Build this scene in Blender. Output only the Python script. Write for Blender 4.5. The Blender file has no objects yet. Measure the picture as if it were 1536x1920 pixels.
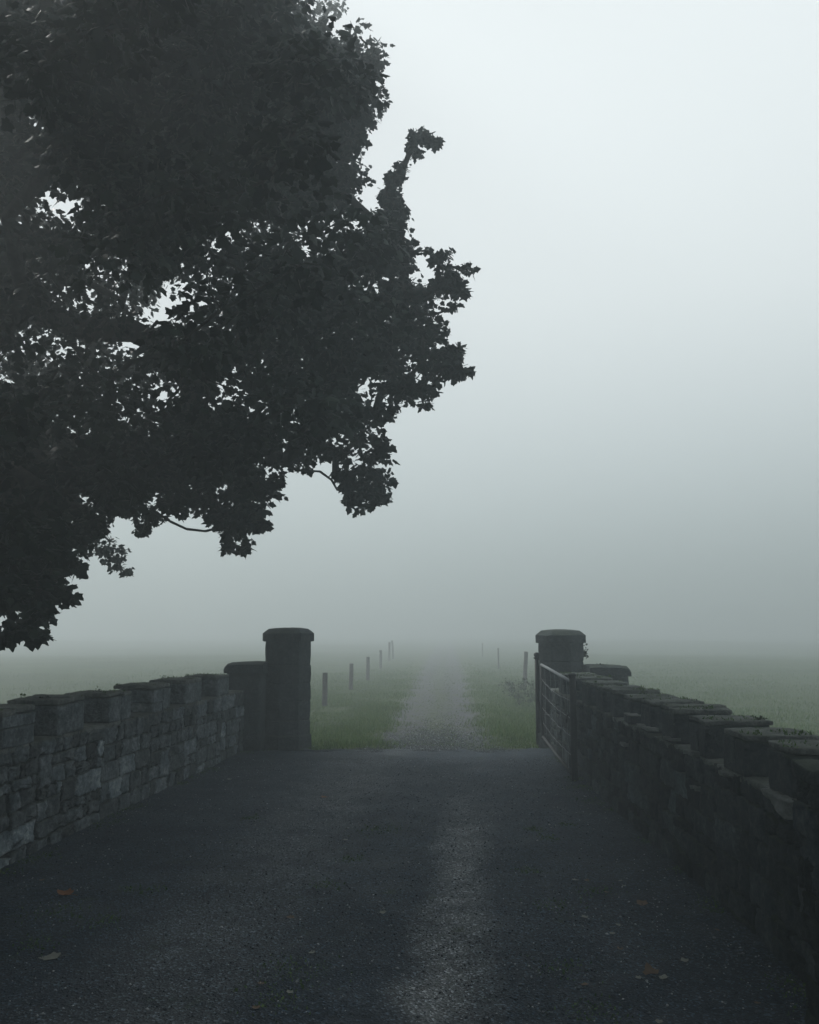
import bpy, bmesh, math, random
import numpy as np
from mathutils import Vector, noise

random.seed(7)
rng = np.random.default_rng(11)
S = bpy.context.scene
COL = S.collection
R = math.radians

# ------------------------------------------------------------------ camera
FPX, CX, CY, HOR, EYE = 1650.0, 768.0, 960.0, 1178.0, 1.65
PITCH = math.atan((HOR - CY) / FPX)
cd = bpy.data.cameras.new("camera")
cam = bpy.data.objects.new("camera", cd)
COL.objects.link(cam)
cam.location = (0, 0, EYE)
cam.rotation_euler = (math.pi / 2 + PITCH, 0, 0)
cd.sensor_fit = 'VERTICAL'
cd.sensor_height = 24
cd.sensor_width = 24
cd.lens = 24 * FPX / 1920
cd.clip_start = 0.05
cd.clip_end = 2000
S.camera = cam

# ------------------------------------------------------------------ sky
SUN_EL, SUN_AZ = R(44), R(-46)            # azimuth measured from +Y towards +X
w = bpy.data.worlds.new("World")
S.world = w
w.use_nodes = True
nt = w.node_tree
nt.nodes.clear()
out = nt.nodes.new("ShaderNodeOutputWorld")
bg = nt.nodes.new("ShaderNodeBackground")
sky = nt.nodes.new("ShaderNodeTexSky")
sky.sky_type = 'NISHITA'
sky.sun_disc = False
sky.sun_elevation = SUN_EL
sky.sun_rotation = SUN_AZ
sky.air_density = 1.0
sky.dust_density = 1.0
hsv = nt.nodes.new("ShaderNodeHueSaturation")
hsv.inputs['Saturation'].default_value = 0.22
hsv.inputs['Value'].default_value = 1.0
nt.links.new(sky.outputs[0], hsv.inputs['Color'])
# overcast layer: paler towards the zenith than at the horizon
tc = nt.nodes.new("ShaderNodeTexCoord")
sep = nt.nodes.new("ShaderNodeSeparateXYZ")
nt.links.new(tc.outputs['Generated'], sep.inputs[0])
ramp = nt.nodes.new("ShaderNodeValToRGB")
ramp.color_ramp.elements[0].position = 0.0
ramp.color_ramp.elements[0].color = (0.66, 0.75, 0.785, 1)
ramp.color_ramp.elements[1].position = 0.35
ramp.color_ramp.elements[1].color = (0.91, 0.965, 0.98, 1)
nt.links.new(sep.outputs['Z'], ramp.inputs[0])
scale = nt.nodes.new("ShaderNodeVectorMath")
scale.operation = 'SCALE'
scale.inputs['Scale'].default_value = 6.1
nt.links.new(ramp.outputs[0], scale.inputs[0])
mix = nt.nodes.new("ShaderNodeMix")
mix.data_type = 'RGBA'
mix.inputs[0].default_value = 0.92
nt.links.new(hsv.outputs[0], mix.inputs[6])
nt.links.new(scale.outputs[0], mix.inputs[7])
nt.links.new(mix.outputs[2], bg.inputs[0])
bg.inputs[1].default_value = 0.095
nt.links.new(bg.outputs[0], out.inputs[0])

# ------------------------------------------------------------------ sun (veiled by fog)
sl = bpy.data.lights.new("sun", 'SUN')
sl.energy = 3.2
sl.angle = R(12)
sl.color = (1.0, 0.97, 0.92)
so = bpy.data.objects.new("sun", sl)
COL.objects.link(so)
sd = Vector((math.sin(SUN_AZ) * math.cos(SUN_EL), math.cos(SUN_AZ) * math.cos(SUN_EL), math.sin(SUN_EL)))
so.rotation_euler = sd.to_track_quat('Z', 'Y').to_euler()
so.location = sd * 60

# ------------------------------------------------------------------ exposure
S.view_settings.view_transform = 'Standard'
S.view_settings.look = 'None'
S.view_settings.gamma = 1
S.view_settings.exposure = 1.06
S.render.engine = 'CYCLES'
S.cycles.volume_bounces = 1
S.cycles.max_bounces = 6
S.cycles.transparent_max_bounces = 8

# ------------------------------------------------------------------ haze
HAZE_TOP = 14.6
HAZE_DENSITY = 0.025
def build_haze():
    x0, x1, y0, y1, z0, z1 = -260, 260, -60, 400, -1.3, HAZE_TOP
    v = [(x, y, z) for z in (z0, z1) for x, y in ((x0, y0), (x1, y0), (x1, y1), (x0, y1))]
    f = [(3, 2, 1, 0), (4, 5, 6, 7), (0, 1, 5, 4), (1, 2, 6, 5), (2, 3, 7, 6), (3, 0, 4, 7)]
    me = bpy.data.meshes.new("haze")
    me.from_pydata(v, [], f)
    m = bpy.data.materials.new("haze")
    m.use_nodes = True
    n = m.node_tree
    n.nodes.clear()
    o = n.nodes.new("ShaderNodeOutputMaterial")
    p = n.nodes.new("ShaderNodeVolumePrincipled")
    p.inputs['Color'].default_value = (0.515, 0.572, 0.59, 1)
    p.inputs['Density'].default_value = HAZE_DENSITY
    p.inputs['Anisotropy'].default_value = 0.45
    n.links.new(p.outputs[0], o.inputs['Volume'])
    me.materials.append(m)
    ob = bpy.data.objects.new("haze", me)
    COL.objects.link(ob)
    ob['kind'] = 'stuff'
    ob['label'] = 'pale grey morning fog lying over the whole field'
build_haze()

# ------------------------------------------------------------------ helpers
def ray(px, py):
    dx, dy = (px - CX) / FPX, (CY - py) / FPX
    c, s = math.cos(PITCH), math.sin(PITCH)
    return Vector((dx, c - dy * s, s + dy * c))

def at(px, py, Y):
    r = ray(px, py)
    return Vector((0, 0, EYE)) + r * (Y / r.y)

def ground(px, py, z=0.0):
    r = ray(px, py)
    return Vector((0, 0, EYE)) + r * ((z - EYE) / r.z)

def project(P):
    c, s = math.cos(PITCH), math.sin(PITCH)
    x, y, z = P[0], P[1], P[2] - EYE
    d = y * c + z * s
    u = -y * s + z * c
    return CX + FPX * x / d, CY - FPX * u / d, d

def tag(o, label=None, cat=None, group=None, kind=None):
    if label: o['label'] = label
    if cat: o['category'] = cat
    if group: o['group'] = group
    if kind: o['kind'] = kind
    return o

def empty(name, loc=(0, 0, 0), rz=0.0):
    o = bpy.data.objects.new(name, None)
    COL.objects.link(o)
    o.location = loc
    o.rotation_euler = (0, 0, rz)
    o.empty_display_size = 0.2
    return o

def link_mesh(name, me, mat, parent=None):
    if mat and not me.materials:
        me.materials.append(mat)
    o = bpy.data.objects.new(name, me)
    COL.objects.link(o)
    if parent: o.parent = parent
    return o

def bm_obj(name, bm, mat, parent=None, smooth=False):
    me = bpy.data.meshes.new(name)
    bmesh.ops.recalc_face_normals(bm, faces=bm.faces)
    bm.to_mesh(me)
    bm.free()
    if smooth:
        for p in me.polygons: p.use_smooth = True
    return link_mesh(name, me, mat, parent)

def np_mesh(name, V, loops, sizes, smooth=False):
    me = bpy.data.meshes.new(name)
    V = np.asarray(V, dtype=np.float32)
    loops = np.asarray(loops, dtype=np.int32)
    sizes = np.asarray(sizes, dtype=np.int32)
    me.vertices.add(len(V))
    me.vertices.foreach_set("co", V.ravel())
    me.loops.add(len(loops))
    me.loops.foreach_set("vertex_index", loops)
    me.polygons.add(len(sizes))
    st = np.concatenate([[0], np.cumsum(sizes)[:-1]]).astype(np.int32)
    me.polygons.foreach_set("loop_start", st)
    me.polygons.foreach_set("loop_total", sizes)
    if smooth:
        me.polygons.foreach_set("use_smooth", np.ones(len(sizes), dtype=bool))
    me.update(calc_edges=True)
    me.validate()
    return me

def stamp(template, faces, P, A, B, C, scale):
    """copies of a template: columns (x,y,z) along unit axes A,B,C at P"""
    T = np.asarray(template, dtype=np.float64)
    n, k = len(P), len(T)
    sc = np.asarray(scale)[:, None, None]
    V = (P[:, None, :] + sc * (T[None, :, 0:1] * A[:, None, :] + T[None, :, 1:2] * B[:, None, :] + T[None, :, 2:3] * C[:, None, :]))
    V = V.reshape(-1, 3)
    fl = np.concatenate([np.asarray(f) for f in faces])
    loops = (np.arange(n)[:, None] * k + fl[None, :]).ravel()
    sizes = np.tile([len(f) for f in faces], n)
    return V, loops, sizes

def unit(v):
    return v / np.maximum(np.linalg.norm(v, axis=-1, keepdims=True), 1e-9)

# ------------------------------------------------------------------ materials
class NT:
    def __init__(self, name):
        self.m = bpy.data.materials.new(name)
        self.m.use_nodes = True
        self.n = self.m.node_tree.nodes
        self.l = self.m.node_tree.links
        self.b = self.n['Principled BSDF']
        self.b.inputs['Specular IOR Level'].default_value = 0.10
        self.out = self.n['Material Output']
        self.geo = self.n.new("ShaderNodeNewGeometry")
        self.pos = self.geo.outputs['Position']
    def noise(self, scale, detail=6, rough=0.6, vec=None, dist=0.0):
        t = self.n.new("ShaderNodeTexNoise")
        t.inputs['Scale'].default_value = scale
        t.inputs['Detail'].default_value = detail
        t.inputs['Roughness'].default_value = rough
        t.inputs['Distortion'].default_value = dist
        self.l.new(vec or self.pos, t.inputs['Vector'])
        return t.outputs['Fac']
    def voronoi(self, scale, feature='F1', out='Distance', rnd=1.0, vec=None):
        t = self.n.new("ShaderNodeTexVoronoi")
        t.feature = feature
        t.inputs['Scale'].default_value = scale
        t.inputs['Randomness'].default_value = rnd
        self.l.new(vec or self.pos, t.inputs['Vector'])
        return t.outputs[out]
    def ramp(self, fac, stops):
        r = self.n.new("ShaderNodeValToRGB")
        e = r.color_ramp.elements
        while len(e) < len(stops): e.new(0.5)
        for i, (p, c) in enumerate(stops):
            e[i].position = p
            e[i].color = (*c, 1) if hasattr(c, '__len__') else (c, c, c, 1)
        self.l.new(fac, r.inputs[0])
        return r.outputs[0]
    def mix(self, fac, a, b, mode='MIX'):
        x = self.n.new("ShaderNodeMix")
        x.data_type = 'RGBA'
        x.blend_type = mode
        for s, v in ((x.inputs[0], fac), (x.inputs[6], a), (x.inputs[7], b)):
            if isinstance(v, bpy.types.NodeSocket): self.l.new(v, s)
            elif hasattr(v, '__len__'): s.default_value = (*v, 1)
            else: s.default_value = v if s == x.inputs[0] else (v, v, v, 1)
        return x.outputs[2]
    def math(self, op, a, b=0.0, c=0.0, clamp=False):
        x = self.n.new("ShaderNodeMath")
        x.operation = op
        x.use_clamp = clamp
        for s, v in zip(x.inputs, (a, b, c)):
            if isinstance(v, bpy.types.NodeSocket): self.l.new(v, s)
            else: s.default_value = v
        return x.outputs[0]
    def xyz(self):
        s = self.n.new("ShaderNodeSeparateXYZ")
        self.l.new(self.pos, s.inputs[0])
        return s.outputs
    def bump(self, h, strength=0.5, dist=0.02, prev=None):
        b = self.n.new("ShaderNodeBump")
        b.inputs['Strength'].default_value = strength
        b.inputs['Distance'].default_value = dist
        self.l.new(h, b.inputs['Height'])
        if prev: self.l.new(prev, b.inputs['Normal'])
        return b.outputs[0]
    def done(self, col, rough=0.9, normal=None):
        if isinstance(col, bpy.types.NodeSocket): self.l.new(col, self.b.inputs['Base Color'])
        else: self.b.inputs['Base Color'].default_value = (*col, 1)
        if isinstance(rough, bpy.types.NodeSocket): self.l.new(rough, self.b.inputs['Roughness'])
        else: self.b.inputs['Roughness'].default_value = rough
        if normal: self.l.new(normal, self.b.inputs['Normal'])
        return self.m

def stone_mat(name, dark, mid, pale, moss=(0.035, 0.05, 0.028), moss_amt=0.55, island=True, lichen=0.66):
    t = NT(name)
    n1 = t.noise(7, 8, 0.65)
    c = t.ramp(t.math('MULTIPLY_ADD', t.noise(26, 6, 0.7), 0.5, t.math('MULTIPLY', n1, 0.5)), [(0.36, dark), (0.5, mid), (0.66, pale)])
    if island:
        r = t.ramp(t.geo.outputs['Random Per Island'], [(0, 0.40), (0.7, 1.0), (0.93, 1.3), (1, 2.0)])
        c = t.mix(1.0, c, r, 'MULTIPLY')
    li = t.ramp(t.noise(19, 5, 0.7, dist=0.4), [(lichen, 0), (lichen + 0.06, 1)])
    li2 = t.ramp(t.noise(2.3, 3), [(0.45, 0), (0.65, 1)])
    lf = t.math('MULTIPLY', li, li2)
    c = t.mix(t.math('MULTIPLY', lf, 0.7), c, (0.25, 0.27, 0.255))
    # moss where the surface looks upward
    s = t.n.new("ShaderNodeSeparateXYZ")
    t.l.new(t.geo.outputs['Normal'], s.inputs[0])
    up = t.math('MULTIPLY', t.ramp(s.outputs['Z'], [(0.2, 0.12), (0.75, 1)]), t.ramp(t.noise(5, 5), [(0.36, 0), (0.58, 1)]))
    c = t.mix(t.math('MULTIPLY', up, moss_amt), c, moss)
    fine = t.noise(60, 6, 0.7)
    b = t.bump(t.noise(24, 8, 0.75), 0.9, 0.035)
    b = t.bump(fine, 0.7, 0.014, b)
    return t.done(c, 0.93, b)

M_STONE_L = stone_mat("rubble_limestone", lichen=0.6, dark=(0.030, 0.043, 0.052), mid=(0.095, 0.118, 0.132), pale=(0.25, 0.28, 0.29))
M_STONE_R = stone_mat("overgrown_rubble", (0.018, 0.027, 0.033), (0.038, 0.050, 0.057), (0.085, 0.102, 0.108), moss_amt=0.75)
M_PALE = stone_mat("pale_fieldstone", (0.10, 0.112, 0.112), (0.17, 0.185, 0.18), (0.27, 0.285, 0.28), island=False, moss_amt=0.2)
M_COPE = stone_mat("mossy_coping", (0.060, 0.072, 0.072), (0.125, 0.14, 0.135), (0.22, 0.235, 0.22), moss=(0.050, 0.062, 0.042), moss_amt=0.5, lichen=0.56)
M_PIER = stone_mat("weathered_render", (0.022, 0.032, 0.038), (0.042, 0.054, 0.060), (0.080, 0.095, 0.10), island=False, moss_amt=0.5, lichen=0.7)

def mortar_mat():
    t = NT("dark_mortar")
    c = t.ramp(t.noise(14, 6), [(0.3, (0.015, 0.018, 0.019)), (0.7, (0.04, 0.045, 0.045))])
    b = t.bump(t.voronoi(7, 'SMOOTH_F1'), 0.8, 0.05)
    return t.done(c, 0.95, b)
M_MORTAR = mortar_mat()

def drive_mat():
    t = NT("worn_gravel_asphalt")
    X, Y, Z = t.xyz()
    base = t.ramp(t.noise(1.1, 6, 0.6), [(0.3, (0.010, 0.018, 0.028)), (0.55, (0.019, 0.030, 0.042)), (0.75, (0.031, 0.044, 0.058))])
    # pale worn strip where wheels run (right) and a broader worn patch (left)
    wob = t.math('MULTIPLY_ADD', t.noise(0.9, 3), 0.5, -0.25)
    cr = t.math('MULTIPLY_ADD', Y, 0.098, -0.27)
    dr = t.math('ABSOLUTE', t.math('ADD', t.math('SUBTRACT', X, cr), wob))
    sr = t.ramp(dr, [(0.0, .8), (0.10, 0.6), (0.27, 0)])
    fade = t.n.new("ShaderNodeMapRange")
    fade.inputs['From Min'].default_value = 10.8; fade.inputs['From Max'].default_value = 7.8
    t.l.new(t.math('ADD', Y, t.math('MULTIPLY', t.noise(0.7, 4), 1.5)), fade.inputs['Value'])
    sr = t.math('MULTIPLY', sr, t.math('MULTIPLY', fade.outputs[0], t.ramp(t.noise(1.5, 5, 0.7, dist=0.6), [(0.32, 0.25), (0.52, 1.3)])))
    cl = t.math('MULTIPLY_ADD', Y, 0.09, -1.55)
    dl = t.math('ABSOLUTE', t.math('ADD', t.math('SUBTRACT', X, cl), wob))
    sl_ = t.ramp(dl, [(0.0, 0.32), (0.25, 0.26), (0.6, 0)])
    worn = t.math('MULTIPLY', t.math('MAXIMUM', sr, sl_), t.ramp(t.noise(2.2, 5, 0.65), [(0.30, 0.1), (0.55, 1)]))
    c = t.mix(t.math('MULTIPLY', worn, 0.8, clamp=True), base, (0.155, 0.17, 0.175))
    # speckle of aggregate
    sp = t.voronoi(95, 'F1', 'Color')
    spv = t.n.new("ShaderNodeSeparateColor"); t.l.new(sp, spv.inputs[0])
    spk = t.ramp(spv.outputs[0], [(0.0, 0.25), (0.55, 0.85), (0.85, 1.5), (1.0, 4.0)])
    c = t.mix(0.8, c, spk, 'MULTIPLY')
    # moss stains
    ms = t.math('MULTIPLY', t.ramp(t.noise(2.7, 6, 0.7), [(0.60, 0), (0.68, 1)]), t.ramp(t.noise(14, 4), [(0.42, 0), (0.6, 1)]))
    c = t.mix(t.math('MULTIPLY', ms, 0.8), c, (0.022, 0.040, 0.018))
    b = t.bump(t.noise(1.6, 4), 0.35, 0.06)
    b = t.bump(t.voronoi(95, 'F1'), 0.9, 0.012, b)
    b = t.bump(t.noise(38, 5, 0.7), 0.6, 0.012, b)
    rg = t.ramp(t.noise(3, 4), [(0.3, 0.62), (0.7, 0.9)])
    return t.done(c, rg, b)
M_DRIVE = drive_mat()

def field_mat():
    t = NT("field_grass")
    c = t.ramp(t.noise(0.35, 8, 0.65), [(0.3, (0.030, 0.050, 0.024)), (0.5, (0.048, 0.072, 0.034)), (0.72, (0.070, 0.090, 0.046))])
    c = t.mix(0.7, c, t.ramp(t.noise(22, 5, 0.7), [(0.25, 0.4), (0.7, 1.4)]), 'MULTIPLY')
    b = t.bump(t.noise(24, 6, 0.7), 1.0, 0.08)
    b = t.bump(t.noise(1.3, 5), 0.6, 0.2, b)
    return t.done(c, 0.9, b)
M_FIELD = field_mat()

def track_mat():
    t = NT("rutted_track")
    X, Y, Z = t.xyz()
    ax = t.math('SUBTRACT', X, t.math('MULTIPLY_ADD', Y, 0.0424, -0.22))     # offset from the axis of the track
    wob = t.math('MULTIPLY_ADD', t.noise(0.55, 4), 0.5, -0.25)
    a = t.math('ABSOLUTE', t.math('ADD', ax, wob))
    grav = t.ramp(t.noise(2.5, 7, 0.65), [(0.3, (0.034, 0.036, 0.047)), (0.7, (0.078, 0.079, 0.094))])
    sp = t.ramp(t.noise(70, 3, 0.6), [(0.3, 0.55), (0.7, 1.35)])
    grav = t.mix(0.8, grav, sp, 'MULTIPLY')
    grass = t.ramp(t.noise(9, 6, 0.7), [(0.3, (0.026, 0.042, 0.020)), (0.7, (0.062, 0.080, 0.036))])
    rut = t.ramp(a, [(0.0, 0.5), (0.18, 0.85), (0.30, 1), (0.70, 1), (1.0, 0)])
    rut = t.math('MULTIPLY', rut, t.ramp(t.noise(3.0, 6, 0.75), [(0.36, 0.05), (0.54, 1)]))
    mr = t.n.new("ShaderNodeMapRange")
    mr.inputs['From Min'].default_value = 13.6; mr.inputs['From Max'].default_value = 16.6
    t.l.new(t.math('ADD', Y, t.math('MULTIPLY', t.noise(1.8, 6, 0.7), 3.0)), mr.inputs['Value'])
    grav = t.mix(mr.outputs[0], (0.026, 0.036, 0.046), grav)
    c = t.mix(rut, grass, grav)
    b = t.bump(t.noise(40, 6, 0.7), 0.8, 0.03)
    return t.done(c, 0.85, b)
M_TRACK = track_mat()

def simple(name, stops, scale, rough, bscale=None, bstr=0.4, bdist=0.01, metal=0.0):
    t = NT(name)
    c = t.ramp(t.noise(scale, 6, 0.65), stops)
    b = t.bump(t.noise(bscale, 6, 0.65), bstr, bdist) if bscale else None
    t.b.inputs['Metallic'].default_value = metal
    return t.done(c, rough, b)

M_BARK = simple("sycamore_bark", [(0.3, (0.018, 0.020, 0.019)), (0.7, (0.06, 0.062, 0.056))], 9, 0.95, 16, 0.8, 0.03)
M_IRON = simple("painted_iron", [(0.3, (0.012, 0.014, 0.016)), (0.7, (0.035, 0.036, 0.036))], 18, 0.6, 40, 0.4, 0.004)
M_GALV = simple("galvanised_pipe", [(0.3, (0.09, 0.10, 0.11)), (0.7, (0.20, 0.215, 0.225))], 22, 0.5, 50, 0.25, 0.003, 0.4)
M_WIRE = simple("galvanised_wire", [(0.3, (0.10, 0.11, 0.12)), (0.7, (0.22, 0.235, 0.245))], 22, 0.55, None, metal=0.3)
M_WOOD = simple("weathered_post_wood", [(0.3, (0.045, 0.042, 0.044)), (0.7, (0.11, 0.10, 0.10))], 11, 0.9, 30, 0.7, 0.01)

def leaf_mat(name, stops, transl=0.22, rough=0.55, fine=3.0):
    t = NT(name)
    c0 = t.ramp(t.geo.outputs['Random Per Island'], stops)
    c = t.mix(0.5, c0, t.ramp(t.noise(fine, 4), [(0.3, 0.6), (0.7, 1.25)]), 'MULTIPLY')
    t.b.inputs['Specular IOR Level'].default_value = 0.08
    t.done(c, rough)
    tr = t.n.new("ShaderNodeBsdfTranslucent")
    t.l.new(c, tr.inputs[0])
    ms = t.n.new("ShaderNodeMixShader")
    ms.inputs[0].default_value = transl
    t.l.new(t.b.outputs[0], ms.inputs[1])
    t.l.new(tr.outputs[0], ms.inputs[2])
    t.l.new(ms.outputs[0], t.out.inputs['Surface'])
    return t.m
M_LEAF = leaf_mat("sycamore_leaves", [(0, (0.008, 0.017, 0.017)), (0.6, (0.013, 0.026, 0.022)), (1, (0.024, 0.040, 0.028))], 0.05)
M_BLADE = leaf_mat("grass_blades", [(0, (0.040, 0.085, 0.022)), (0.6, (0.070, 0.130, 0.034)), (1, (0.130, 0.160, 0.055))], 0.3, 0.6)
M_MOSS = leaf_mat("moss_green", [(0, (0.040, 0.085, 0.026)), (1, (0.085, 0.140, 0.045))], 0.2, 0.8)
M_IVY = leaf_mat("ivy_green", [(0, (0.020, 0.032, 0.020)), (1, (0.045, 0.060, 0.034))], 0.15, 0.6)
M_DEAD_O = leaf_mat("rust_leaf", [(0, (0.16, 0.075, 0.035)), (1, (0.19, 0.085, 0.04))], 0.2, 0.7, 30)
M_DEAD_P = leaf_mat("pale_leaf", [(0, (0.13, 0.145, 0.13)), (1, (0.17, 0.18, 0.16))], 0.2, 0.7, 30)
M_DEAD_B = leaf_mat("brown_leaf", [(0, (0.10, 0.075, 0.05)), (1, (0.12, 0.085, 0.06))], 0.2, 0.7, 30)

def gravel_mat():
    t = NT("gravel_chips")
    c = t.ramp(t.geo.outputs['Random Per Island'], [(0, (0.024, 0.031, 0.040)), (0.5, (0.050, 0.062, 0.074)), (0.88, (0.11, 0.125, 0.14)), (1, (0.36, 0.38, 0.39))])
    return t.done(c, 0.8)
M_GRAVEL = gravel_mat()

# ------------------------------------------------------------------ layout lines
LW = lambda Y: -2.3025 - 0.0964 * (11.906 - Y)      # road face of the left wall
RW = lambda Y: 1.86 + 0.011 * (Y - 4)          # road face of the right wall
AX = lambda Y: 0.0424 * Y - 0.22               # axis of the track beyond the gate
GATE_Y = 12.75

# ------------------------------------------------------------------ ground sheets
def hump(x, y):
    return 0.05 * noise.noise(Vector((x * 0.11, y * 0.11, 3.1))) + 0.02 * noise.noise(Vector((x * 0.5, y * 0.5, 1.7)))

def grid(name, xs_of, ys, nx, zf, mat, kind='structure'):
    V, L, Z = [], [], []
    for y in ys:
        a, b = xs_of(y)
        for i in range(nx + 1):
            x = a + (b - a) * i / nx
            V.append((x, y, zf(x, y)))
    n = nx + 1
    for j in range(len(ys) - 1):
        for i in range(nx):
            L += [j * n + i, j * n + i + 1, (j + 1) * n + i + 1, (j + 1) * n + i]
            Z.append(4)
    o = link_mesh(name, np_mesh(name, V, L, Z, True), mat)
    o['kind'] = kind
    return o

def field_z(x, y):
    z = -0.06
    d = abs(x - AX(y))
    k = min(1.0, max(0.0, (d - 3.0) / 6.0)) if y > 12 else min(1.0, max(0.0, (abs(x) - 4.0) / 6.0))
    return z + k * (0.35 * noise.noise(Vector((x * 0.03, y * 0.03, 0.4))) + 0.06 * noise.noise(Vector((x * 0.3, y * 0.3, 0.4)))) + 0.02 * noise.noise(Vector((x * 1.1, y * 1.1, 5)))

ys_f = [-58, -40, -25, -15, -8] + [-4 + 1.0 * i for i in range(80)] + [80, 90, 105, 125, 150, 190, 240, 300, 380, 398]
xs_f = sorted([-258, -200, -150, -110, -80, -60, -48] + [-40 + 1.0 * i for i in range(81)] + [48, 60, 80, 110, 150, 200, 258])
def build_field():
    V = [(x, y, field_z(x, y)) for y in ys_f for x in xs_f]
    n = len(xs_f)
    L, Z = [], []
    for j in range(len(ys_f) - 1):
        for i in range(n - 1):
            L += [j * n + i, j * n + i + 1, (j + 1) * n + i + 1, (j + 1) * n + i]
            Z.append(4)
    o = link_mesh("field", np_mesh("field", V, L, Z, True), M_FIELD)
    tag(o, 'foggy green pasture stretching away on both sides of the track', kind='structure')
build_field()

def drive_z(x, y):
    ruts = -0.025 * math.exp(-((x - (0.098 * y - 0.27)) / 0.25) ** 2) - 0.02 * math.exp(-((x - (0.09 * y - 1.55)) / 0.35) ** 2)
    return 0.0 + ruts + 0.018 * noise.noise(Vector((x * 0.8, y * 0.8, 2))) + 0.008 * noise.noise(Vector((x * 3.5, y * 3.5, 7)))
def drive_span(y):
    if y < 1.0: return (-6.0, 5.0)
    e = 0.12 * noise.noise(Vector((y * 2.0, 0, 0)))
    if y > 12.4: return (-1.45 + e * 0.3, 1.95 + e * 0.3)
    return (LW(y) - 0.1, RW(y) + 0.1)
ys_d = [-12 + 0.5 * i for i in range(26)] + [1.001 + 0.08 * i for i in range(149)]
o = grid("drive", drive_span, ys_d, 70, drive_z, M_DRIVE)
tag(o, 'dark worn gravel drive between the two stone walls')
for v in o.data.vertices:                 # ragged far edge where the gravel gives out
    if v.co.y > 11.6:
        e = 12.66 + .26 * noise.noise(Vector((v.co.x * 1.3, 0, 8))) + .14 * noise.noise(Vector((v.co.x * 5, 0, 2))) + .05 * noise.noise(Vector((v.co.x * 21, 0, 2)))
        t_ = (v.co.y - 11.6) / (12.841 - 11.6)
        v.co.y = 11.6 + t_ * (e - 11.6)
        v.co.z -= .02 * t_ ** 6

def track_z(x, y):
    a = abs(x - AX(y))
    z = -0.004 - 0.03 * math.exp(-((a - 0.55) / 0.25) ** 2)
    return z + 0.012 * noise.noise(Vector((x * 1.7, y * 1.7, 4))) - 0.03 * max(0, a - 1.0)
ys_t = [12.5 + 0.25 * i for i in range(120)] + [43 + 2.5 * i for i in range(40)]
o = grid("track", lambda y: (AX(y) - 1.5, AX(y) + 1.5), ys_t, 26, track_z, M_TRACK)
tag(o, 'two rutted gravel wheel tracks with a grassy centre running into fog')

# ------------------------------------------------------------------ stone building blocks
def rough_block(bm, P, ux, uy, uz, size, amp=0.012, freq=7.0, cuts=4, rnd=0.12, seed=0.0):
    """weathered stone block: rounded, noisy box centred at P with axes ux,uy,uz"""
    b2 = bmesh.new()
    bmesh.ops.create_cube(b2, size=1.0)
    bmesh.ops.subdivide_edges(b2, edges=b2.edges[:], cuts=cuts, use_grid_fill=True)
    sx, sy, sz = size
    m = min(size)
    verts = []
    r = rnd * m * 2
    for v in b2.verts:
        h = Vector((sx / 2, sy / 2, sz / 2))
        p = Vector((v.co.x * sx, v.co.y * sy, v.co.z * sz))
        core = Vector([max(-hh + r, min(hh - r, c)) for c, hh in zip(p, h)])
        d = p - core
        if d.length > r: d = d.normalized() * r
        p = core + d
        W = P + ux * p.x + uy * p.y + uz * p.z
        nv = noise.noise_vector(W * freq + Vector((seed, seed * 2, 0))) * amp + noise.noise_vector(W * freq * 3) * amp * 0.4
        verts.append(bm.verts.new(W + nv))
    b2.verts.index_update()
    for f in b2.faces:
        bm.faces.new([verts[v.index] for v in f.verts])
    b2.free()

def box(bm, P, ux, uy, uz, size):
    vs = [bm.verts.new(P + ux * (sx * size[0] / 2) + uy * (sy * size[1] / 2) + uz * (sz * size[2] / 2)) for sx in (-1, 1) for sy in (-1, 1) for sz in (-1, 1)]
    for f in ((0, 1, 3, 2), (4, 6, 7, 5), (0, 4, 5, 1), (2, 3, 7, 6), (0, 2, 6, 4), (1, 5, 7, 3)):
        bm.faces.new([vs[i] for i in f])

def guillotine(u0, u1, z0, z1, rnd, wmax=0.47, hmax=0.20):
    w_, h_ = u1 - u0, z1 - z0
    if h_ > hmax and (h_ > 0.30 or rnd.random() < 0.75):
        s = z0 + h_ * rnd.uniform(0.26, 0.74)
        return guillotine(u0, u1, z0, s, rnd, wmax, hmax) + guillotine(u0, u1, s, z1, rnd, wmax, hmax)
    if w_ > wmax or (w_ > h_ * 2.2 and w_ > 0.22 and rnd.random() < 0.8):
        s = u0 + w_ * rnd.uniform(0.3, 0.7)
        return guillotine(u0, s, z0, z1, rnd, wmax, hmax) + guillotine(s, u1, z0, z1, rnd, wmax, hmax)
    return [(u0, u1, z0, z1)]

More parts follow.
